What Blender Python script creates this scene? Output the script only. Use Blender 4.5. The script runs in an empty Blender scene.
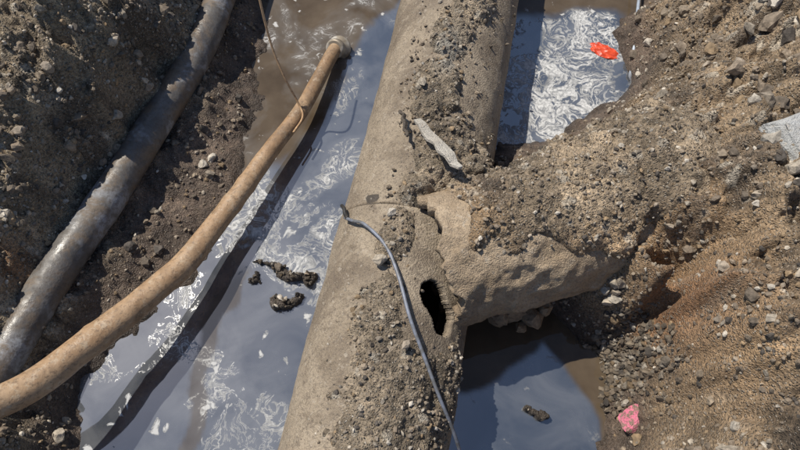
import bpy, math, numpy as np
from mathutils import Vector
rng=np.random.default_rng(7)
scene=bpy.context.scene

# ---------------------------------------------------------------- noise
def _h(i,j,k,seed):
    n=(i.astype(np.int64)*374761393+j.astype(np.int64)*668265263+k.astype(np.int64)*2147483647+seed*974634777)&0xffffffff
    n=((n^(n>>13))*1274126177)&0xffffffff
    n=((n^(n>>16))*2246822519)&0xffffffff
    return ((n^(n>>15))&0xffffff)/float(0xffffff)
def vnoise(x,y,z=None,seed=0):
    x=np.asarray(x,float);y=np.asarray(y,float)
    z=np.zeros_like(x) if z is None else np.asarray(z,float)
    xi=np.floor(x);yi=np.floor(y);zi=np.floor(z)
    fx=x-xi;fy=y-yi;fz=z-zi
    fx=fx*fx*(3-2*fx);fy=fy*fy*(3-2*fy);fz=fz*fz*(3-2*fz)
    r=0
    for a in (0,1):
        for b in (0,1):
            for c in (0,1):
                w=(fx if a else 1-fx)*(fy if b else 1-fy)*(fz if c else 1-fz)
                r=r+w*_h(xi+a,yi+b,zi+c,seed)
    return r*2-1
def fbm(x,y,z=None,oct=4,seed=0,gain=.5):
    r=0;a=1;t=0
    z=np.zeros_like(np.asarray(x,float)) if z is None else z
    for o in range(oct):
        r=r+a*vnoise(x*2**o+13.7*o,y*2**o+5.1*o,z*2**o+3.3*o,seed+o);t+=a;a*=gain
    return r/t*1.5
def clods(x,y,cell,seed,dens=.75):
    u=x/cell;v=y/cell;ui=np.floor(u);vi=np.floor(v)
    best=np.zeros_like(u);rnd=np.zeros_like(u)+.5;zz=np.zeros_like(u)
    for a in (-1,0,1):
        for b in (-1,0,1):
            ci=ui+a;cj=vi+b
            jx=ci+.5+.8*(_h(ci,cj,zz,seed)-.5);jy=cj+.5+.8*(_h(ci,cj,zz,seed+1)-.5)
            r=.25+.42*_h(ci,cj,zz,seed+2)
            r=np.where(_h(ci,cj,zz,seed+3)<dens,r,.01)
            an=_h(ci,cj,zz,seed+4)*3.14;st=.7+.6*_h(ci,cj,zz,seed+5)
            dx=u-jx;dy=v-jy
            ex=(dx*np.cos(an)+dy*np.sin(an))*st;ey=(-dx*np.sin(an)+dy*np.cos(an))/st
            q=1-(np.abs(ex)**2.4+np.abs(ey)**2.4)/r**2.4
            hgt=np.sqrt(np.clip(q,0,1))*r*.75
            m=hgt>best
            best=np.where(m,hgt,best);rnd=np.where(m,_h(ci,cj,zz,seed+6),rnd)
    return best*cell,rnd
def sst(a,b,x):
    t=np.clip((x-a)/(b-a),0,1);return t*t*(3-2*t)
def gs(x,y,cx,cy,rx,ry=None,ang=0):
    ry=ry or rx
    dx=x-cx;dy=y-cy;c=math.cos(ang);s=math.sin(ang)
    return np.exp(-((dx*c+dy*s)/rx)**2-((-dx*s+dy*c)/ry)**2)

# ---------------------------------------------------------------- mesh helpers
def make_obj(name,V,F,mat,smooth=True,col=None,parent=None,attrs=None):
    V=np.asarray(V,np.float32);F=np.asarray(F,np.int32)
    me=bpy.data.meshes.new(name)
    me.vertices.add(len(V));me.vertices.foreach_set('co',V.ravel())
    n=F.shape[1]
    me.loops.add(F.size);me.loops.foreach_set('vertex_index',F.ravel())
    me.polygons.add(len(F));me.polygons.foreach_set('loop_start',np.arange(len(F),dtype=np.int32)*n)
    me.polygons.foreach_set('loop_total',np.full(len(F),n,np.int32))
    me.update(calc_edges=True)
    me.polygons.foreach_set('use_smooth',np.full(len(F),smooth))
    if col is not None:
        c4=np.ones((len(V),4),np.float32);c4[:,:3]=col
        a=me.color_attributes.new('Col','FLOAT_COLOR','POINT');a.data.foreach_set('color',c4.ravel())
    if attrs:
        for k,v in attrs.items():
            a=me.attributes.new(k,'FLOAT','POINT');a.data.foreach_set('value',np.asarray(v,np.float32).ravel())
    me.validate();me.update()
    ob=bpy.data.objects.new(name,me);scene.collection.objects.link(ob)
    if mat:me.materials.append(mat)
    if parent:ob.parent=parent
    return ob
def grid_faces(n,m,wrap=False):
    i=np.arange(n-1)[:,None];j=np.arange(m if wrap else m-1)[None,:]
    j2=(j+1)%m
    return np.stack([i*m+j,i*m+j2,(i+1)*m+j2,(i+1)*m+j],-1).reshape(-1,4)
def empty(name):
    e=bpy.data.objects.new(name,None);scene.collection.objects.link(e);return e
def catmull(P,n=14):
    P=np.array(P,float);Q=np.vstack([2*P[0]-P[1],P,2*P[-1]-P[-2]]);out=[]
    for i in range(1,len(Q)-2):
        p0,p1,p2,p3=Q[i-1:i+3]
        for t in np.linspace(0,1,n,endpoint=False):
            out.append(.5*((2*p1)+(-p0+p2)*t+(2*p0-5*p1+4*p2-p3)*t*t+(-p0+3*p1-3*p2+p3)*t**3))
    out.append(P[-1]);return np.array(out)
def tube(name,C,rad,mat,m=20,parent=None,rn=0,seed=0,squash=1.0):
    C=np.array(C);T=np.gradient(C,axis=0);T/=np.linalg.norm(T,axis=1)[:,None]
    up=np.array([0,0,1.]);S=np.cross(T,up);S/=np.linalg.norm(S,axis=1)[:,None]+1e-9;U=np.cross(S,T)
    rad=np.broadcast_to(rad,(len(C),));ph=np.linspace(0,2*np.pi,m,endpoint=False)
    R=rad[:,None]*np.ones(m)
    if rn:
        pp=C[:,None,:]+.05*(S[:,None]*np.cos(ph)[None,:,None]+U[:,None]*np.sin(ph)[None,:,None])
        R=R*(1+rn*fbm(pp[...,0]*9,pp[...,1]*9,pp[...,2]*9,3,seed))
    V=C[:,None,:]+R[...,None]*(S[:,None]*np.cos(ph)[None,:,None]+squash*U[:,None]*np.sin(ph)[None,:,None])
    F=grid_faces(len(C),m,True);V=V.reshape(-1,3)
    n=len(V);V=np.vstack([V,C[:1],C[-1:]])
    b=(len(C)-1)*m
    ob=make_obj(name,V,F,mat,parent=parent)
    import bmesh
    bm=bmesh.new();bm.from_mesh(ob.data);bm.verts.ensure_lookup_table()
    for j in range(m):
        bm.faces.new((bm.verts[n],bm.verts[(j+1)%m],bm.verts[j]))
        bm.faces.new((bm.verts[n+1],bm.verts[b+j],bm.verts[b+(j+1)%m]))
    bm.to_mesh(ob.data);bm.free()
    return ob

# ---------------------------------------------------------------- materials
class NT:
    def __init__(s,name):
        s.m=bpy.data.materials.new(name);s.m.use_nodes=True;s.t=s.m.node_tree
        s.b=s.t.nodes['Principled BSDF'];s.o=s.t.nodes['Material Output']
        s.tc=s.t.nodes.new('ShaderNodeTexCoord')
    def n(s,ty,**k):
        nd=s.t.nodes.new(ty)
        for a,v in k.items():
            if a in('inp',):
                for i,val in v.items():
                    if isinstance(val,bpy.types.NodeSocket): s.t.links.new(val,nd.inputs[i])
                    else: nd.inputs[i].default_value=val
            else:setattr(nd,a,v)
        return nd
    def l(s,a,b):s.t.links.new(a,b)
    def noise(s,sc,det=4,rough=.6,dist=0,vec=None):
        return s.n('ShaderNodeTexNoise',inp={'Vector':vec or s.tc.outputs['Object'],'Scale':sc,'Detail':min(det,4),'Roughness':rough,'Distortion':dist}).outputs['Fac']
    def math(s,op,a,b=0,c=0,clamp=False):
        return s.n('ShaderNodeMath',operation=op,use_clamp=clamp,inp={0:a,1:b,2:c}).outputs[0]
    def mr(s,v,a,b,c=0,d=1,smooth=False):
        return s.n('ShaderNodeMapRange',interpolation_type='SMOOTHSTEP' if smooth else 'LINEAR',inp={'Value':v,'From Min':a,'From Max':b,'To Min':c,'To Max':d}).outputs[0]
    def mix(s,f,a,b,bt='MIX'):
        nd=s.n('ShaderNodeMix',data_type='RGBA',blend_type=bt)
        for i,v in ((0,f),(6,a),(7,b)):
            if isinstance(v,bpy.types.NodeSocket):s.l(v,nd.inputs[i])
            else: nd.inputs[i].default_value=v if i==0 else ((*v,1) if len(v)==3 else v)
        return nd.outputs[2]
    def attr(s,name,out='Color'):
        return s.n('ShaderNodeAttribute',attribute_name=name).outputs[out]
    def bump(s,h,st,dist,nrm=None):
        nd=s.n('ShaderNodeBump',inp={'Height':h,'Strength':st,'Distance':dist})
        if nrm is not None:s.l(nrm,nd.inputs['Normal'])
        return nd.outputs[0]
    def fin(s,col=None,rough=None,nrm=None):
        for v,k in((col,'Base Color'),(rough,'Roughness')):
            if v is None:continue
            if isinstance(v,bpy.types.NodeSocket):s.l(v,s.b.inputs[k])
            else:s.b.inputs[k].default_value=v if k=='Roughness' else (*v,1)
        if nrm is not None:s.l(nrm,s.b.inputs['Normal'])
        return s.m
def soil_mat(name):
    t=NT(name);c=t.attr('Col');wet=t.attr('wet','Fac')
    big=t.mr(t.noise(5,3),.3,.7,.62,1.28)
    fine=t.mr(t.noise(75,4,.8),.3,.7,.30,1.6)
    k=t.math('MULTIPLY',big,fine)
    cc=t.mix(1.0,c,t.n('ShaderNodeCombineColor',inp={0:k,1:k,2:k}).outputs[0],'MULTIPLY')
    vc=t.n('ShaderNodeTexVoronoi',inp={'Vector':t.tc.outputs['Object'],'Scale':130.})
    sep=t.n('ShaderNodeSeparateColor',inp={0:vc.outputs['Color']})
    grain=t.math('MULTIPLY',t.math('GREATER_THAN',sep.outputs[0],.66),t.math('LESS_THAN',vc.outputs['Distance'],.42))
    grain=t.math('MULTIPLY',grain,t.math('SUBTRACT',1.0,wet))
    gcol=t.mix(sep.outputs[1],(.07,.055,.042),(.50,.44,.36))
    cc=t.mix(t.math('MULTIPLY',grain,.65),cc,gcol)
    rough=t.mr(wet,0,1,.93,.42)
    h=t.math('ADD',t.noise(45,4,.8),t.math('MULTIPLY',t.mr(vc.outputs['Distance'],0,.5,.5,0),t.math('SUBTRACT',1.0,t.math('MULTIPLY',wet,.7))))
    return t.fin(cc,rough,t.bump(h,1.0,.016))
M_soil=soil_mat('soil')
def stone_mat():
    t=NT('gravel_stone');c=t.attr('Col')
    k=t.mr(t.noise(60,3,.7),.3,.7,.55,1.35)
    cc=t.mix(1.0,c,t.n('ShaderNodeCombineColor',inp={0:k,1:k,2:k}).outputs[0],'MULTIPLY')
    return t.fin(cc,.88,t.bump(t.noise(110,3,.7),.5,.005))
M_stone=stone_mat()
def concrete_mat(name,a,b,stain=(.10,.08,.06),k=1.0):
    t=NT(name)
    c=t.mix(t.mr(t.noise(6,4,.7),.38,.62),a,b)
    c=t.mix(t.mr(t.noise(2.3,4,.75,.8),.48,.62,0,.7*k),c,stain)
    c=t.mix(t.mr(t.noise(13,4,.8,.5),.54,.64,0,.6*k),c,stain)
    c=t.mix(t.mr(t.noise(90,3,.75),.48,.66,0,.6*k),c,(.10,.08,.065))
    c=t.mix(t.mr(t.noise(30,4,.75,.4),.58,.66,0,.6),c,(.45,.39,.31))
    return t.fin(c,t.mr(t.noise(12,3),.3,.7,.5,.9),t.bump(t.math('ADD',t.noise(26,4,.8),t.noise(160,2,.7)),.8,.011))
M_pipe=concrete_mat('weathered_pipe',(.30,.24,.17),(.38,.31,.225),(.16,.122,.085))
M_lip=concrete_mat('broken_pipe_wall',(.46,.355,.24),(.36,.27,.175),(.21,.15,.095),.8)

# ---------------------------------------------------------------- terrain
PTS="""-207,210,88;-155,216,80;-110,236,58;-150,175,73;-123,180,68;-113,195,50;-107,218,34;-102,238,20;-146,151,66;-124,159,56;-118,176,38;-112,191,24;
-147,131,57;-135,141,46;-128,152,33;-122,160,20;-150,117,48;-142,126,36;-134,129,22;-154,102,40;-146,108,30;-141,105,20;-153,81,34;-151,83,24;
-163,53,42;-151,56,27;-185,96,62;-179,48,56;-192,147,76;-93,295,10;-83,239,6;-89,209,10;-97,182,12;-81,176,5;-107,153,12;-94,146,8;-115,122,12;-98,121,6;-124,98,12;-105,97,5;-135,76,14;-119,79,6;-139,59,14;-141,39,18;-145,28,25;-136,30,8;-139,4,25;-162,20,38;
-75,238,0;-74,198,0;-76,162,0;-75,134,0;-86,109,0;-99,85,0;-119,66,0;-133,50,0;-131,27,0;51,161,2;77,161,4;103,183,3;119,204,0;130,250,1;143,304,2;134,235,25;137,210,40;150,195,62;182,206,80;127,196,22;129,180,43;137,166,60;153,157,72;107,171,20;110,156,42;116,138,60;134,133,68;
161,128,75;89,146,25;96,127,45;62,139,20;76,114,40;90,103,52;101,96,66;121,92,74;146,87,78;88,86,50;96,78,62;103,68,72;118,66,78;99,82,12;100,70,20;101,63,42;104,53,64;108,45,76;
84,64,3;96,52,12;101,46,36;104,39,58;85,42,2;96,38,15;101,32,42;106,29,65;114,24,76;81,27,2;91,22,12;95,16,40;102,9,70;76,-2,0;86,-8,30;
-50,300,-20;-40,220,-20;-40,160,-20;-55,110,-18;-65,60,-18;-95,40,-15;-110,15,-15;-90,-20,-18;-15,90,-25;0,150,-25;10,200,-25;30,260,-25;-20,30,-25;80,230,-20;75,185,-18;60,290,-20;105,290,-18;102,220,-16;
45,60,-18;65,50,-12;35,30,-20;55,25,-18;40,-10,-20;35,75,-20;65,75,-10;
-90,380,10;-40,380,-20;80,380,-20;30,400,-25;160,380,60;-130,380,80;0,-80,-20;-100,-80,-10;50,-80,-15;110,-80,50;-170,-80,50;
-300,-200,90;-300,0,95;-300,200,95;-300,400,90;300,-200,85;300,0,85;300,200,85;300,400,85;0,540,80;-120,540,80;120,540,80;0,-220,75;-120,-220,75;120,-220,75;220,80,82;-230,60,82;220,250,84;200,0,80"""
CP=np.array([[float(v) for v in q.split(',')] for q in PTS.replace('\n','').strip(';').split(';')])/100
D=np.linalg.norm(CP[:,None,:2]-CP[None,:,:2],axis=2)
A=np.sqrt(D*D+.0004);n=len(CP)
M=np.zeros((n+1,n+1));M[:n,:n]=A-np.eye(n)*.004;M[n,:n]=1;M[:n,n]=1
Wt=np.linalg.solve(M,np.append(CP[:,2],0))
def base_h(x,y):
    """height and steepness of the smooth landform"""
    r=np.zeros_like(x)+Wt[n];gx_=np.zeros_like(x);gy_=np.zeros_like(x)
    for i in range(n):
        dx=x-CP[i,0];dy=y-CP[i,1];q=np.sqrt(dx*dx+dy*dy+.0004)
        r+=Wt[i]*q;gx_+=Wt[i]*dx/q;gy_+=Wt[i]*dy/q
    r=np.clip(r,-.35,1.05)
    ox=np.maximum(np.abs(x)-2.4,0);oy=np.maximum(np.maximum(y-4.6,-1.6-y),0)
    w=sst(0,1.5,np.hypot(ox,oy))
    return r*(1-w)+w*(.85),np.hypot(gx_,gy_)*(1-w)
def terrain(x,y):
    wx=x+.035*fbm(x*7,y*7,oct=3,seed=41);wy=y+.035*fbm(x*7+9,y*7,oct=3,seed=42)
    b,slope=base_h(wx,wy)
    steep=sst(.9,2.6,slope);fs=1-.8*steep
    left=x<-.4
    shelf=sst(.22,.05,b)
    a=1-.8*shelf
    # keep the bed of the old pipe even
    pd=np.abs(x-np.interp(y,[-.1,.33,.63,.93,1.2,1.6,2.02,2.42,3.3],[-1.68,-1.56,-1.48,-1.39,-1.28,-1.14,-1.0,-.92,-.80]))
    bed=1-.7*np.exp(-(pd/.09)**2)
    far=sst(2.4,4,np.maximum(np.abs(x),np.abs(y-1.4)))
    h=b+bed*a*(1-.4*steep)*(.085*fbm(x*4,y*4,oct=3,seed=1)+.042*fbm(x*14,y*14,oct=4,seed=5))
    h+=bed*a*.045*(1-2*np.abs(fbm(x*7,y*7,oct=3,seed=9)))
    m1=sst(-.25,.35,fbm(x*3,y*3,oct=2,seed=77))
    c1,r1=clods(x+.02*vnoise(x*40,y*40,seed=3),y+.02*vnoise(x*40,y*40,seed=4),.085,11,.55)
    c2,r2=clods(x,y,.036,21,.7);c3,r3=clods(x,y,.018,31,.8)
    h+=bed*(1-far)*a*(c1*(.5+.7*m1)*(1-.3*steep)+c2*.85*fs+c3*.65*fs)
    h+=fs*(1-.4*a)*.008*fbm(x*30,y*30,oct=4,seed=15)+(1-far)*shelf*(c2*.35*sst(-.2,.4,fbm(x*5,y*5,oct=2,seed=61))+c1*.15)
    clay=gs(x,y,.99,.70,.085,.15)
    h=h*(1-.75*clay)+.75*clay*(b+.02*fbm(x*12,y*12,oct=3,seed=8))
    # muck and debris lying low in the trench water
    ux=x+.035*fbm(x*14,y*14,oct=3,seed=301);uy=y+.035*fbm(x*14+5,y*14,oct=3,seed=302)
    g=gs(ux,uy,-.55,1.0,.15,.035,-.25)+1.0*gs(ux,uy,-.48,.85,.085,.065)+.8*gs(ux,uy,-.62,.93,.05,.03)+.8*gs(ux,uy,-.41,.95,.05,.03,.5)+1.1*gs(ux,uy,.53,.385,.05,.035)
    mk=sst(.42,.72,g+.25*fbm(x*22,y*22,oct=3,seed=303))
    hm=.004+.026*fbm(x*20,y*20,oct=4,seed=18,gain=.65)+.9*c2+.6*c3+.02*mk
    h=h*(1-mk)+mk*np.maximum(hm,-.02)
    P=lambda *c:np.array(c)[None,:] if x.ndim==1 else np.array(c)[None,None,:]
    e=lambda w:w[...,None]
    lb=P(.29,.23,.155);rb=P(.265,.207,.142)
    col=np.where(e(left),lb,rb)*np.ones(x.shape+(3,))
    tan=np.clip(gs(x,y,.93,1.08,.15,.24)*1.3+gs(x,y,1.08,.62,.10,.35)*.9+.45*sst(.6,.3,np.abs(b-.40))*sst(.6,.8,x),0,1)*.9
    col=col*(1-e(tan))+e(tan)*P(.34,.225,.125)
    col=col*(1-e(clay))+e(clay)*P(.32,.17,.085)
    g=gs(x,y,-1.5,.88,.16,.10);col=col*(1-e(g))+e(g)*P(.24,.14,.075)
    ln=sst(.1,.6,fbm(x*2.2,y*2.2,oct=3,seed=91));col=col*(1-.45*e(ln))+.45*e(ln)*P(.14,.108,.078)
    ds=sst(.20,.65,fbm(x*6,y*6,oct=3,seed=95))+gs(x,y,1.08,1.22,.07,.15)+gs(x,y,1.24,2.0,.06,.14)+gs(x,y,1.04,1.0,.04,.10)
    ds=np.clip(ds,0,1);col=col*(1-.75*e(ds))+.75*e(ds)*P(.078,.060,.045)
    k=1+fs*(.7*(r1-.5)*(c1>.008)+.9*(r2-.5)*(c2>.004)+.7*(r3-.5)*(c3>.002));col=col*e(k)
    pale=((r2>.84)&(c2>.006))*.7*fs;col=col*(1-e(pale))+e(pale)*P(.46,.41,.33)
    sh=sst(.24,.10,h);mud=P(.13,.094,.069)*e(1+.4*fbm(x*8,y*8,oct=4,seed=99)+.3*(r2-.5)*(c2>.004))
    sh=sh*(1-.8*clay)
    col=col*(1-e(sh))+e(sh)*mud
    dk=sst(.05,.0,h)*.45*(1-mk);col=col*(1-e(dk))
    mk2=mk*.85;col=col*(1-e(mk2))+e(mk2)*P(.066,.054,.044)*e(1+1.0*(r2-.5)+.6*(r3-.5))
    col=np.clip(col,.02,.7)
    return h,col,np.clip(sh*(.45+.55*sst(.13,.02,h)),0,1)*(1-.3*mk),steep
def axis(lo,hi,st,far):
    f=np.arange(lo,hi+1e-6,st);g=[];d=st;p=0
    while p<far:
        d*=1.22;p+=d;g.append(p)
    g=np.array(g);return np.concatenate([(lo-g)[::-1],f,hi+g])
xs=axis(-1.95,1.9,.007,150);ys=axis(-.05,3.0,.007,150)
X,Y=np.meshgrid(xs,ys,indexing='ij')
Hh,Cc,Wet,_=terrain(X,Y)
F=grid_faces(len(xs),len(ys))
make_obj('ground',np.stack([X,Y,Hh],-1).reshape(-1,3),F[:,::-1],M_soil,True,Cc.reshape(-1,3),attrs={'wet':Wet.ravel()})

# ---------------------------------------------------------------- stones
import bmesh
def ico(sub):
    bm=bmesh.new();bmesh.ops.create_icosphere(bm,subdivisions=sub,radius=1)
    V=np.array([v.co[:] for v in bm.verts]);F=np.array([[v.index for v in f.verts] for f in bm.faces]);bm.free();return V,F
def variants(sub,k,seed):
    V,F=ico(sub);out=[]
    r=np.random.default_rng(seed)
    for i in range(k):
        v=V.copy()
        for _ in range(9):
            nrm=r.normal(size=3);nrm/=np.linalg.norm(nrm);d=v@nrm;lim=r.uniform(.5,.85)
            v-=np.outer(np.maximum(d-lim,0),nrm)
        v*=(1+.10*r.normal(size=(len(v),1)))*np.array([1,r.uniform(.6,1),r.uniform(.45,.8)])
        out.append(v)
    return out,F
VS,FS=variants(1,10,3);VL,FL=variants(2,8,4)
def rotm(k):
    q=rng.normal(size=(k,4));q/=np.linalg.norm(q,axis=1)[:,None];w,x,y,z=q.T
    return np.stack([1-2*(y*y+z*z),2*(x*y-z*w),2*(x*z+y*w),2*(x*y+z*w),1-2*(x*x+z*z),2*(y*z-x*w),2*(x*z-y*w),2*(y*z+x*w),1-2*(x*x+y*y)],-1).reshape(-1,3,3)
def stones(name,P,S,C,big=False,mat=None,smooth=False,parent=None):
    var,F=(VL,FL) if big else (VS,FS)
    k=len(P);R=rotm(k);vi=rng.integers(0,len(var),k);B=np.array(var)[vi]
    V=np.einsum('kij,kvj->kvi',R,B)*S[:,None,None]+P[:,None,:]
    nv=B.shape[1]
    FF=(F[None]+np.arange(k)[:,None,None]*nv).reshape(-1,3)
    CC=np.repeat(C,nv,axis=0)
    return make_obj(name,V.reshape(-1,3),FF,mat or M_stone,smooth,CC,parent=parent)
PAL=np.array([[.27,.215,.155],[.21,.165,.12],[.35,.30,.235],[.15,.12,.09],[.46,.41,.34],[.26,.185,.11],[.29,.24,.185],[.085,.072,.06],[.23,.182,.13]])
PW=np.array([.18,.18,.12,.15,.06,.10,.1,.07,.06]);PW/=PW.sum()
def pcol(k,mul=1.0):
    return PAL[rng.choice(len(PAL),k,p=PW)]*rng.uniform(.7,1.2,(k,1))*mul
def scatter(num,box,smin,smax,pw,keep):
    x=rng.uniform(box[0],box[1],num);y=rng.uniform(box[2],box[3],num)
    h,c,w,st=terrain(x,y);m=keep(x,y,h,st);x,y,h=x[m],y[m],h[m]
    s=smin+(smax-smin)*rng.random(len(x))**pw
    return np.stack([x,y,h+s*.15],-1),s
def kp(x,y,h,st):
    cl=fbm(x*3.5,y*3.5,oct=3,seed=55)
    p=np.where(h>.2,.5,np.where(h>.03,.22,0.))*np.clip(.8+1.0*cl,.12,1)*(1+2.2*st)
    p*=1-.9*gs(x,y,.99,.70,.085,.14)
    return rng.random(len(x))<p
P1,S1=scatter(100000,(-1.95,1.9,-.05,3.0),.0035,.016,3,kp)
stones('gravel',P1,S1,pcol(len(P1)))
P2,S2=scatter(7000,(-1.95,1.9,-.05,3.0),.013,.036,2.6,kp)
stones('gravel_stones',P2,S2,pcol(len(P2)),big=True)
P3,S3=scatter(260,(1.25,1.9,.9,2.6),.03,.065,1.6,lambda x,y,h,st:(h>.45)&(rng.random(len(x))<.32))
stones('cobblestones',P3,S3,pcol(len(P3),1.1),big=True)
x=rng.normal(.90,.075,1000);y=rng.normal(.555,.085,1000)
h=terrain(x,y)[0];m=(h>-.02)&(h<.4);x,y,h=x[m],y[m],h[m]
s=.006+.016*rng.random(len(x))**2
stones('rubble_pile',np.stack([x,y,h+s*.3+.01*rng.random(len(x))],-1),s,pcol(len(x),.6),big=True)
x=rng.normal(-.50,.10,320);y=rng.normal(.93,.075,320)
h=terrain(x,y)[0];m=(h>.0);x,y,h=x[m],y[m],h[m]
s=.004+.012*rng.random(len(x))**2
stones('muck_debris',np.stack([x,y,h+s*.3],-1),s,pcol(len(x),.4),big=True)

# ---------------------------------------------------------------- water
def water_mat():
    t=NT('murky_water');film=t.attr('film','Fac');fo=t.attr('foam','Fac');ob=t.tc.outputs['Object']  # film: mask of the painted sky reflection
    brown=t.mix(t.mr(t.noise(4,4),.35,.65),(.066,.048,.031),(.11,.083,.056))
    blue=t.mix(t.mr(t.noise(3.5,4,.6,.8),.38,.62),(.048,.056,.070),(.105,.112,.124))  # blue-grey imitates sky reflection, painted into the water colour
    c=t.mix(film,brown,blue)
    warp=t.n('ShaderNodeTexNoise',inp={'Vector':ob,'Scale':3.2,'Detail':3.})
    wv=t.n('ShaderNodeVectorMath',operation='MULTIPLY_ADD',inp={0:warp.outputs['Color'],1:(.5,.5,.5),2:ob}).outputs[0]
    n1=t.noise(6.5,4,.55,1.6,wv);r1=t.math('ABSOLUTE',t.math('SUBTRACT',n1,.5))
    n2=t.noise(17,4,.6,1.2,wv);r2=t.math('ABSOLUTE',t.math('SUBTRACT',n2,.5))
    reg=t.noise(2.6,4,.6,.5)
    wid=t.math('MULTIPLY',fo,.062)
    f1=t.math('MULTIPLY',t.math('SUBTRACT',1.0,t.math('DIVIDE',r1,t.math('ADD',wid,.0005))),1.4,clamp=True)
    f2=t.math('MULTIPLY',t.math('SUBTRACT',1.0,t.math('DIVIDE',r2,t.math('ADD',t.math('MULTIPLY',wid,.8),.0005))),1.2,clamp=True)
    thr=t.math('SUBTRACT',.66,t.math('MULTIPLY',fo,.24))
    rg=t.mr(t.math('SUBTRACT',reg,thr),-.02,.07)
    lace=t.mr(t.noise(70,4,.7),.35,.6,.35,1)
    f=t.math('MULTIPLY',t.math('MULTIPLY',t.math('MAXIMUM',f1,t.math('MULTIPLY',f2,.65)),rg),lace)
    fl=t.math('MULTIPLY',t.mr(t.noise(11,4,.55,.4),.65,.69),t.mr(fo,0,.3))
    f=t.math('MAXIMUM',f,t.math('MULTIPLY',fl,.75))
    skin=t.math('MULTIPLY',t.mr(reg,.46,.62,0,.40),t.mr(fo,.15,.5))
    c=t.mix(skin,c,(.27,.275,.28))
    c=t.mix(t.math('MULTIPLY',f,.95),c,(.62,.62,.61))
    nf=t.math('SUBTRACT',1.0,t.mr(f,.02,.18),clamp=True)
    ff=t.math('MULTIPLY',film,nf)
    t.l(t.mr(ff,0,1,1.36,2.0),t.b.inputs['IOR'])
    t.l(ff,t.b.inputs['Coat Weight']);t.b.inputs['Coat Roughness'].default_value=.004
    t.b.inputs['Coat IOR'].default_value=2.1
    rough=t.mr(f,.02,.18,.008,.9)
    return t.fin(c,rough,t.bump(t.math('MULTIPLY',t.noise(7,2,.4),1.0),.06,.02))
gx=np.arange(-2.3,2.3,.012);gy=np.arange(-1.4,4.6,.012);GX,GY=np.meshgrid(gx,gy,indexing='ij')
wxn=.05*fbm(GX*6,GY*6,oct=4,seed=70);wyn=.05*fbm(GX*6+4,GY*6,oct=4,seed=71)
U=GX+wxn;Vv=GY+wyn
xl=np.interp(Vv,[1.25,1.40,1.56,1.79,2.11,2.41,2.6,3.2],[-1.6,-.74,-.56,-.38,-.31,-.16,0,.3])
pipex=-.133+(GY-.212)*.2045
filmL=sst(-.03,.03,U-xl)*(1-.6*sst(.05,.03,np.abs(U-np.interp(Vv,[.1,.75,1.05],[-.84,-.82,-.70])))*sst(1.05,.95,Vv))  # left channel: painted sky reflection, broken by a painted dark shade strip
reflUR=sst(2.54,2.46,Vv)*sst(1.27,1.21,U)  # upper right pool: extent of the painted sky reflection
poly=[(.63,.66),(.36,.48),(.15,.44),(.15,-.3),(.79,-.3),(.82,.32),(.73,.48)]  # outline of the sky reflection painted on the lower right pool
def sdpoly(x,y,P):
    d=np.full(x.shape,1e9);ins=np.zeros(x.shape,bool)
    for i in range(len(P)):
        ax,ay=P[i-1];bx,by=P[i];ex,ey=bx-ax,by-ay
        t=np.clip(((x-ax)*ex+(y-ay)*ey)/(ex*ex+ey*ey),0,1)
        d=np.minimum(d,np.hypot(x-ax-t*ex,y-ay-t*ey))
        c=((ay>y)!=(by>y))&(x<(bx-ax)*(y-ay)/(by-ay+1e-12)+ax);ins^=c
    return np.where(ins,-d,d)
reflLR=sst(.015,-.015,sdpoly(GX+.5*wxn,GY+.5*wyn,poly))
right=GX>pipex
film=np.where(right,np.where(GY>1.3,reflUR,reflLR),filmL)  # mask: painted sky reflection against plain brown water, also drives gloss
foam=np.where(right,np.where(GY>1.3,.76*reflUR+.2,.0+.04*reflLR),.40+.20*sst(1.7,1.2,GY)*sst(.70,.90,GY)-.04*(1-filmL)-.10*sst(-.7,-.95,GX)*sst(1.0,.8,GY))
WV=np.stack([GX,GY,GX*0],-1).reshape(-1,3)
make_obj('water',WV,grid_faces(len(gx),len(gy))[:,::-1],water_mat(),True,attrs={'film':film.ravel(),'foam':np.clip(foam,0,1).ravel()})  # film attribute: mask of the painted sky reflection

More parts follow.
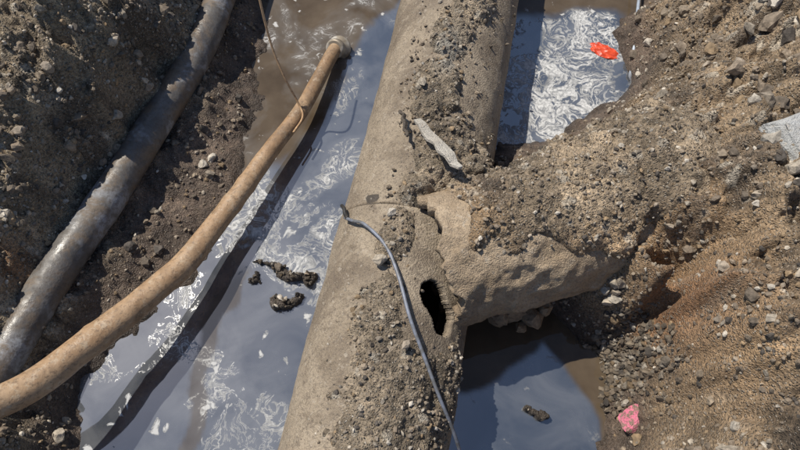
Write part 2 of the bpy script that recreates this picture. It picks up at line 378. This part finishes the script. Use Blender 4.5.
# ---------------------------------------------------------------- main pipe
def pframe(a,b):
    a=np.array(a);b=np.array(b);t=(b-a)/np.linalg.norm(b-a)
    side=np.cross(t,[0,0,1.]);side/=np.linalg.norm(side);up=np.cross(side,t);return a,t,side,up,np.linalg.norm(b-a)
ax=lambda y:np.array([-.133+(y-.212)*.2045,y,.20])
def pipe_shell(name,a,b,R,wall,mat,parent,ds=.012,m=180,keep=None,rag=None,rn=.004,seed=0,defo=None):
    a,t,sd,up,L=pframe(a,b);ns=int(L/ds)+1;s=np.linspace(0,L,ns);ph=np.linspace(0,2*np.pi,m,endpoint=False)
    S,Ph=np.meshgrid(s,ph,indexing='ij')
    if rag is not None:S=S+rag(Ph)*np.clip(1-S/.5,0,1)
    d=np.cos(Ph)[...,None]*up+np.sin(Ph)[...,None]*sd
    C=a+S[...,None]*t
    q=C+R*d;rr=R+rn*fbm(q[...,0]*8,q[...,1]*8,q[...,2]*8,4,seed)
    ri=R-wall
    if defo is not None:
        dd=defo(S,np.where(Ph>np.pi,Ph-2*np.pi,Ph));rr=rr+dd;ri=ri+dd*.8
    else: ri=ri+0*rr
    O=C+rr[...,None]*d;I=C+ri[...,None]*d
    F=grid_faces(ns,m,True)
    if keep is not None:
        fs=S[:-1].ravel();fp=Ph[:-1].ravel();k=keep(fs,fp);Fk=F[k]
    else:k=None;Fk=F
    V=np.vstack([O.reshape(-1,3),I.reshape(-1,3)]);N=ns*m
    FF=[Fk,Fk[:,::-1]+N]
    j=np.arange(m);j2=(j+1)%m
    FF.append(np.stack([j,j+N,j2+N,j2],-1));b0=(ns-1)*m
    FF.append(np.stack([b0+j,b0+j2,b0+j2+N,b0+j+N],-1))
    if k is not None:
        E={}
        for f in Fk:
            for i in range(4):
                e=(f[i],f[(i+1)%4]);E[e]=1
        bd=[e for e in E if (e[1],e[0]) not in E and not (e[0]<m and e[1]<m) and not(e[0]>=b0 and e[1]>=b0)]
        if bd:
            bd=np.array(bd);FF.append(np.stack([bd[:,1],bd[:,0],bd[:,0]+N,bd[:,1]+N],-1))
    return make_obj(name,V,np.vstack(FF),mat,True,parent=parent)
mp=empty('main_pipe')
YJ=1.055
a0=ax(-1.3);aj=ax(YJ);a1=ax(4.7)
sl=np.linalg.norm(a0-ax(.70))
def keep_hole(s,p):
    pp=np.where(p>np.pi,p-2*np.pi,p)
    c=math.radians(36)+(s-sl)*-2.0
    q=((s-sl)/.095)**2+((pp-c)/math.radians(14))**2
    return q>1+.4*vnoise(s*22,pp*8,seed=5)
pipe_shell('lower_length',a0,aj,.303,.035,M_pipe,mp,keep=keep_hole,ds=.005,m=360,rn=.006)
pipe_shell('upper_length',ax(YJ+.012),a1,.294,.035,M_pipe,mp,seed=5,rn=.006)
pipe_shell('joint_sleeve',ax(YJ-.03),ax(YJ+.05),.290,.02,concrete_mat('joint',(.06,.05,.04),(.10,.08,.06)),mp,ds=.01,seed=9,rn=.004)

def soil_cover(name,a,b,R,thick,s0,s1,p0,p1,parent,ds=.006,seed=0,tint=(.255,.203,.143),nst=1500,ck=None,nbare=.35,wetf=0.,cf=None):
    a,t,sd,up,L=pframe(a,b)
    s=np.arange(s0,s1,ds);p=np.arange(math.radians(p0),math.radians(p1),ds/R)
    S,Ph=np.meshgrid(s,p,indexing='ij')
    def evalt(S,Ph):
        u=S;v=Ph*R
        T=thick(S,np.degrees(Ph))
        T=T+.016*fbm(u*6,v*6,oct=4,seed=seed+1)+.012*fbm(u*22,v*22,oct=4,seed=seed+2,gain=.6)
        c1,r1=clods(u,v,.07,seed+3,.5);c2,r2=clods(u+.008*vnoise(u*60,v*60,seed=1),v,.032,seed+9,.65);c3,r3=clods(u,v,.016,seed+14,.85)
        pos=sst(-.008,.045,T);ff=1.0 if ck is None else ck(S,np.degrees(Ph))
        T=T+pos*ff*(c1*.9+c2*.85)+sst(-.008,.006,T)*c3*.5
        k=1+.6*(r1-.5)*(c1>.007)+.8*(r2-.5)*(c2>.004)+.6*(r3-.5)*(c3>.002)+.45*fbm(u*5,v*5,oct=3,seed=seed+30)
        base=np.array(tint)*np.ones(u.shape+(3,))
        if cf is not None: base=cf(S,np.degrees(Ph),base)
        col=base*k[...,None]
        pale=((r2>.88)&(c2>.006))*.6
        col=col*(1-pale[...,None])+pale[...,None]*np.array([.44,.40,.33])
        return T,np.clip(col,.03,.65)
    T,col=evalt(S,Ph);T=np.maximum(T,-.02)
    def pos(S,Ph,T):
        d=np.cos(Ph)[...,None]*up+np.sin(Ph)[...,None]*sd
        return a+S[...,None]*t+(R+T)[...,None]*d
    V=pos(S,Ph,T)
    F=grid_faces(len(s),len(p));tt=T.ravel();k=(tt[F].max(1)>-.018);F=F[k]
    ob=make_obj(name,V.reshape(-1,3),F,M_soil,True,col.reshape(-1,3),parent=parent,attrs={'wet':np.full(S.size,wetf)})
    q=rng.uniform(s0,s1,nst*4);w=rng.uniform(math.radians(p0),math.radians(p1),nst*4)
    T,_=evalt(q,w);m=(T>.004)|((T>-.04)&(rng.random(len(T))<nbare)&(np.abs(w)<1.2));q,w,T=q[m][:nst],w[m][:nst],np.maximum(T[m][:nst],0)
    sz=.0025+.0125*rng.random(len(q))**3.5
    stones(name+'_stones',pos(q,w,T+sz*.2),sz,pcol(len(q)),parent=parent)
    return ob
def th_main(S,P):
    y=-1.3+S/math.hypot(1,.2045)
    T=np.full(S.shape,-.045)
    def b(cy,cp,ry,rp,h):
        nonlocal T
        T=np.maximum(T,-.045+(h+.045)*np.exp(-(((y-cy)/ry)**2+((P-cp)/rp)**2)**1.5))
    b(.30,18,.42,50,.020);b(.60,-4,.27,30,.016);b(.05,10,.35,46,.016);b(.45,55,.35,24,.018)
    b(.92,-6,.18,18,.018);b(1.30,22,.20,28,.065);b(1.14,4,.10,18,.030);b(1.26,45,.19,25,.06)
    b(1.62,0,.22,26,.022);b(1.92,4,.2,28,.024);b(2.15,16,.25,24,.016);b(2.45,0,.25,30,.016);b(2.9,5,.4,30,.016)
    b(-.5,10,.5,40,.02)
    hole=np.exp(-(((y-.70)/.13)**2+((P-37)/18)**2)**2);T=T*(1-hole)-.05*hole
    T=T-.03*sst(-30,-48,P)
    return T
def ck_main(S,P):
    y=-1.3+S/math.hypot(1,.2045);return .35+.65*sst(.85,1.1,y)
def cf_main(S,P,c):
    y=-1.3+S/math.hypot(1,.2045)
    g=np.clip(1.4*np.exp(-((y-1.80)/.09)**2-((P-4)/9)**2),0,1)[...,None]
    return c*(1-g)+g*np.array([.48,.44,.37])
soil_cover('soil_on_pipe',a0,a1,.298,th_main,.9,5.0,-62,88,mp,seed=200,nst=5500,ck=ck_main,cf=cf_main)

# ---------------------------------------------------------------- branch pipe
bp=empty('branch_pipe')
bA=(.130,.892,.350);bB=(1.22,1.22,.30);RB=.268
def rag(Ph):
    return .035*vnoise(np.cos(Ph)*3+7,np.sin(Ph)*3,seed=3)+.026*vnoise(np.cos(Ph)*11,np.sin(Ph)*11,seed=4)-.02*np.cos(Ph)
def br_def(S,P):
    u=S*1.;v=P*.26
    return .008*fbm(u*7,v*7,oct=3,seed=401)+.006*(1-2*np.abs(fbm(u*11,v*11,oct=3,seed=402)))+.004*fbm(u*35,v*35,oct=3,seed=403)-.012*gs(S,P,.13,.55,.10,.30)
pipe_shell('broken_wall',bA,bB,RB,.045,M_lip,bp,ds=.006,m=300,rag=rag,rn=.006,seed=31,defo=br_def)
def th_br(S,P):
    edge=sst(.05,.15,S+.02*np.sin(P*.12))
    front=30-30*sst(.45,.08,S)+12*np.sin(S*13)+6*np.sin(S*31)
    T=-.05+edge*(.068+.03*sst(.3,.9,S))*sst(-120,-60,P)*sst(front+30,front,P)
    T+=.04*np.exp(-((S-.75)/.3)**2-((P+30)/40)**2)
    T+=.02*np.exp(-((S-.32)/.12)**2-((P+15)/25)**2)
    T+=.05*sst(.72,.95,S)*sst(80,40,P)
    return T
def ck_br(S,P): return .35+.65*sst(25,-25,P)
def cf_br(S,P,c):
    g=np.clip(1.2*np.exp(-((S-.14)/.09)**2-((P-0)/30)**2)+.8*sst(10,45,P),0,1)[...,None]
    c=c*(1-g)+g*np.array([.33,.225,.13])
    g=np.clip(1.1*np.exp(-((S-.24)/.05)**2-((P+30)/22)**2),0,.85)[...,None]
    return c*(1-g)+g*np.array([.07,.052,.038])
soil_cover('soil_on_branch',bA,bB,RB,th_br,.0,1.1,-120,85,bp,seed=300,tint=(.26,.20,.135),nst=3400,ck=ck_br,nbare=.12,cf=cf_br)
sp=np.array([[.40,.735,.135],[.47,.745,.125],[.545,.735,.12],[.60,.765,.14],[.50,.70,.10]])
ob=stones('hanging_mortar_lumps',sp,np.array([.05,.06,.065,.05,.045]),np.array([[.27,.20,.13]]*5),big=True,parent=bp)

def slab(name,p,q,w,th,mat,tilt=0,parent=None,seed=0):
    p=np.array(p);q=np.array(q);t=(q-p);L=np.linalg.norm(t);t/=L;sd=np.cross(t,[0,0,1.]);sd/=np.linalg.norm(sd);up=np.cross(sd,t)
    c,s_=math.cos(tilt),math.sin(tilt);sd,up=sd*c+up*s_,up*c-sd*s_
    r=np.random.default_rng(seed);bm=bmesh.new();n=9;rows=[]
    for i in range(n):
        f=i/(n-1);ww=w*(.25+1.0*math.sin(math.pi*(.12+.8*f))**.8)*(1+.25*r.normal()*.5)
        cc=p+t*L*f+up*.006*r.normal()
        rows.append([bm.verts.new(cc+sd*a*ww/2*(1+.1*r.normal())+up*b*th/2) for a,b in((-1,-1),(1,-1),(1,1),(-1,1))])
    for i in range(n-1):
        for j in range(4):bm.faces.new((rows[i][j],rows[i][(j+1)%4],rows[i+1][(j+1)%4],rows[i+1][j]))
    bm.faces.new(rows[0][::-1]);bm.faces.new(rows[-1])
    bmesh.ops.bevel(bm,geom=bm.edges[:],offset=.0025,segments=1,affect='EDGES')
    bmesh.ops.recalc_face_normals(bm,faces=bm.faces)
    me=bpy.data.meshes.new(name);bm.to_mesh(me);bm.free();me.materials.append(mat)
    o=bpy.data.objects.new(name,me);scene.collection.objects.link(o);o.parent=parent;return o
M_pale=concrete_mat('pale_concrete',(.56,.53,.47),(.48,.44,.38),(.34,.29,.22),.5)
slab('concrete_shard',(.065,1.40,.575),(.22,1.14,.635),.040,.016,M_pale,.35,seed=2)
slab('wood_splinter',(.005,1.50,.50),(.03,1.34,.55),.020,.012,concrete_mat('dark_wood',(.06,.05,.04),(.10,.08,.06)),.9,seed=5)

# ---------------------------------------------------------------- old pipe in left bank
def oldpipe():
    t=NT('corroded_pipe')
    c=t.mix(t.mr(t.noise(6,4,.7),.35,.65),(.08,.074,.07),(.155,.142,.128))
    c=t.mix(t.mr(t.noise(3.2,4,.7,.3),.50,.60,0,.65),c,(.32,.33,.35))
    c=t.mix(t.mr(t.noise(8,4,.78,.4),.48,.59,0,.9),c,(.15,.112,.078))
    c=t.mix(t.mr(t.noise(50,3,.75),.46,.62,0,.6),c,(.08,.065,.052))
    return t.fin(c,t.mr(t.noise(9,3),.35,.65,.3,.8),t.bump(t.noise(24,4,.7),.5,.008))
C=catmull([(-.80,3.3,.18),(-.92,2.42,.205),(-1.00,2.02,.205),(-1.14,1.60,.21),(-1.28,1.20,.215),(-1.39,.93,.225),(-1.48,.63,.24),(-1.56,.33,.26),(-1.68,-.1,.26)],24)
tube('corroded_pipe',C,.074,oldpipe(),32,rn=.04,seed=8)

# ---------------------------------------------------------------- hose
def hosemat():
    t=NT('muddy_hose')
    c=t.mix(t.mr(t.noise(8,4,.65),.35,.65),(.31,.19,.10),(.42,.285,.17))
    c=t.mix(t.mr(t.noise(3.5,4,.75,.5),.46,.62,0,.75),c,(.18,.115,.065))
    c=t.mix(t.mr(t.noise(24,4,.8),.54,.66,0,.6),c,(.47,.38,.27))
    c=t.mix(t.mr(t.noise(60,3,.75),.52,.66,0,.65),c,(.12,.08,.05))
    return t.fin(c,t.mr(t.noise(10,3),.35,.65,.4,.8),t.bump(t.noise(40,4,.75),.5,.006))
M_hose=hosemat()
hs=empty('suction_hose')
HP=[(-.30,2.28,-.02),(-.335,2.20,.06),(-.41,1.96,.10),(-.48,1.76,.12),(-.60,1.53,.14),(-.71,1.30,.16),(-.83,1.07,.18),(-.90,.93,.205),(-1.05,.72,.27),(-1.19,.55,.32),(-1.30,.41,.38),(-1.42,.32,.44),(-1.66,.19,.50),(-2.0,.05,.75),(-2.5,-.1,.98)]
C=catmull(HP,16);u=np.linspace(0,1,len(C))
rr=.035+.021*sst(.08,.7,u)
for uc in (.345,.375,.62):rr=rr+.004*np.exp(-((u-uc)/.006)**2)
tube('hose_body',C,rr,M_hose,28,parent=hs,rn=.05,seed=3)
M_met=NT('muddy_metal');M_met.b.inputs['Metallic'].default_value=.3
M_met=M_met.fin(M_met.mix(M_met.mr(M_met.noise(14,4),.4,.6),(.50,.47,.42),(.24,.20,.15)),.5)
d=np.array([.035,.08,-.08]);d/=np.linalg.norm(d);p0=np.array([-.333,2.205,.055])
cp=np.array([p0+d*q for q in (-.03,-.025,-.02,0,.005,.03,.035,.05,.055,.075,.08)])
tube('coupling',cp,np.array([.040,.048,.050,.050,.045,.045,.062,.062,.050,.050,.044]),M_met,28,parent=hs)

M_rope=NT('rope');M_rope=M_rope.fin(M_rope.mix(M_rope.mr(M_rope.noise(60,3),.4,.6),(.55,.36,.20),(.38,.23,.12)),.8)
C=catmull([(-.64,2.25,.86),(-.60,2.01,.70),(-.575,1.90,.45),(-.53,1.82,.30),(-.485,1.77,.185),(-.462,1.71,.150),(-.50,1.62,.150)],14)
tube('rope',C,.005,M_rope,8)

# ---------------------------------------------------------------- cable
def simple(name,a,b,rough,sc=30,bs=.3):
    t=NT(name);return t.fin(t.mix(t.mr(t.noise(sc,4,.6),.4,.62),a,b),rough,t.bump(t.noise(sc*2,3),bs,.003))
cb=empty('electric_cable')
C=catmull([(-.216,1.055,.405),(-.18,1.02,.45),(-.132,.986,.489),(-.055,.89,.522),(-.007,.771,.532),(.035,.61,.532),(.086,.478,.492),(.137,.354,.437),(.182,.267,.355),(.22,.18,.24),(.26,.05,.05),(.30,-.1,-.05)],14)
tube('grey_sheath',C,.0065,simple('grey_cable',(.20,.22,.27),(.13,.13,.13),.45),10,parent=cb)
C=catmull([(-.235,1.13,.36),(-.222,1.10,.395),(-.216,1.07,.405),(-.205,1.045,.42)],8)
tube('black_end',C,.008,simple('black_rubber',(.015,.015,.015),(.04,.035,.03),.5),10,parent=cb)

# ---------------------------------------------------------------- small things
def red():
    n=40;a=np.linspace(-1,1,n);A,B=np.meshgrid(a,a,indexing='ij')
    r=np.sqrt(np.maximum(1-B*B/2,0));s=np.sqrt(np.maximum(1-A*A/2,0))
    Xd=A*r*.085;Yd=B*s*.045
    Z=.014*(1-(A*r)**2)*(1-(B*s)**2)+.007*fbm(A*3,B*3,oct=3,seed=4)-.002
    c,sn=math.cos(-.55),math.sin(-.55)
    return np.stack([1.085+Xd*c-Yd*sn,2.235+Xd*sn+Yd*c,Z],-1).reshape(-1,3),grid_faces(n,n)[:,::-1]
V_,F_=red();t=NT('red_plastic')
make_obj('red_plastic_sheet',V_,F_,t.fin(t.mix(t.mr(t.noise(25,4),.4,.6),(.70,.08,.025),(.50,.05,.02)),.4,t.bump(t.noise(30,3),.3,.005)))
tube('plastic_conduit',np.array([(1.195,2.04,-.02),(1.200,2.07,.0),(1.235,2.25,.05),(1.285,2.5,.08),(1.41,3.1,.12)]),.009,simple('pale_plastic',(.34,.40,.48),(.22,.23,.25),.35,14),14)
def rock(name,c,size,mat,seed,rot=0):
    r=np.random.default_rng(seed);bm=bmesh.new()
    for _ in range(16):
        v=r.uniform(-1,1,3);v/=max(np.abs(v).max(),.01)**.7;bm.verts.new(v)
    bmesh.ops.convex_hull(bm,input=bm.verts);
    for v in [v for v in bm.verts if not v.link_faces]:bm.verts.remove(v)
    bmesh.ops.bevel(bm,geom=bm.edges[:],offset=.09,segments=2,affect='EDGES')
    bmesh.ops.triangulate(bm,faces=bm.faces);bmesh.ops.subdivide_edges(bm,edges=bm.edges[:],cuts=2,use_grid_fill=True)
    V=np.array([v.co[:] for v in bm.verts]);V=np.clip(V,-1.1,1.1);nn=fbm(V[:,0]*2,V[:,1]*2,V[:,2]*2,4,seed)
    V=V*(1+.08*nn[:,None])*np.array(size)
    cs,sn=math.cos(rot),math.sin(rot);V=np.stack([V[:,0]*cs-V[:,1]*sn,V[:,0]*sn+V[:,1]*cs,V[:,2]],-1)+np.array(c)
    for v,q in zip(bm.verts,V):v.co=q
    me=bpy.data.meshes.new(name);bm.to_mesh(me);bm.free();me.materials.append(mat)
    o=bpy.data.objects.new(name,me);scene.collection.objects.link(o);return o
rock('pale_concrete_block',(1.39,1.13,.80),(.14,.125,.08),concrete_mat('pale_block',(.46,.46,.45),(.38,.38,.36),(.28,.26,.23),.4),12,.3)
t=NT('pink_paint_on_rock')
pk=t.mix(t.mr(t.noise(40,4,.75),.47,.55),(.70,.20,.29),(.26,.18,.14))
hz=float(terrain(np.array([.905]),np.array([.335]))[0][0])
rock('pink_marked_rock',(.905,.335,hz),(.09,.045,.022),t.fin(pk,.85,t.bump(t.noise(50,4,.8),1.0,.012)),5,.5)
stones('loose_stones_on_pipe',np.array([[-.075,.83,.525],[-.03,1.02,.53],[.02,.52,.53],[-.12,.45,.51],[.09,1.62,.53],[.3,1.0,.60]]),np.array([.033,.024,.022,.016,.026,.03]),PAL[[2,4,6,0,2,6]],big=True)

# ---------------------------------------------------------------- light, sky, camera
sd=Vector((-.40,.32,.82)).normalized()
w=bpy.data.worlds.new('World');scene.world=w;w.use_nodes=True
sky=w.node_tree.nodes.new('ShaderNodeTexSky');sky.sky_type='NISHITA';sky.sun_disc=False
sky.sun_elevation=math.asin(sd.z);sky.sun_rotation=math.atan2(sd.x,sd.y);sky.ozone_density=3.0;sky.dust_density=.8
bg=w.node_tree.nodes['Background'];bg.inputs['Strength'].default_value=.10
w.node_tree.links.new(sky.outputs[0],bg.inputs[0])
L=bpy.data.lights.new('sun','SUN');L.energy=5.0;L.angle=math.radians(.5);L.color=(1,.94,.84)
lo=bpy.data.objects.new('sun',L);scene.collection.objects.link(lo);lo.rotation_euler=sd.to_track_quat('Z','Y').to_euler()
cam=bpy.data.cameras.new('camera');cam.sensor_width=36;cam.lens=620/800*36;cam.clip_end=1000;cam.clip_start=.05
co=bpy.data.objects.new('camera',cam);scene.collection.objects.link(co);co.location=(0,0,2.6);co.rotation_euler=(math.radians(25),0,0)
scene.camera=co
scene.view_settings.view_transform='Standard';scene.view_settings.look='None';scene.view_settings.exposure=0
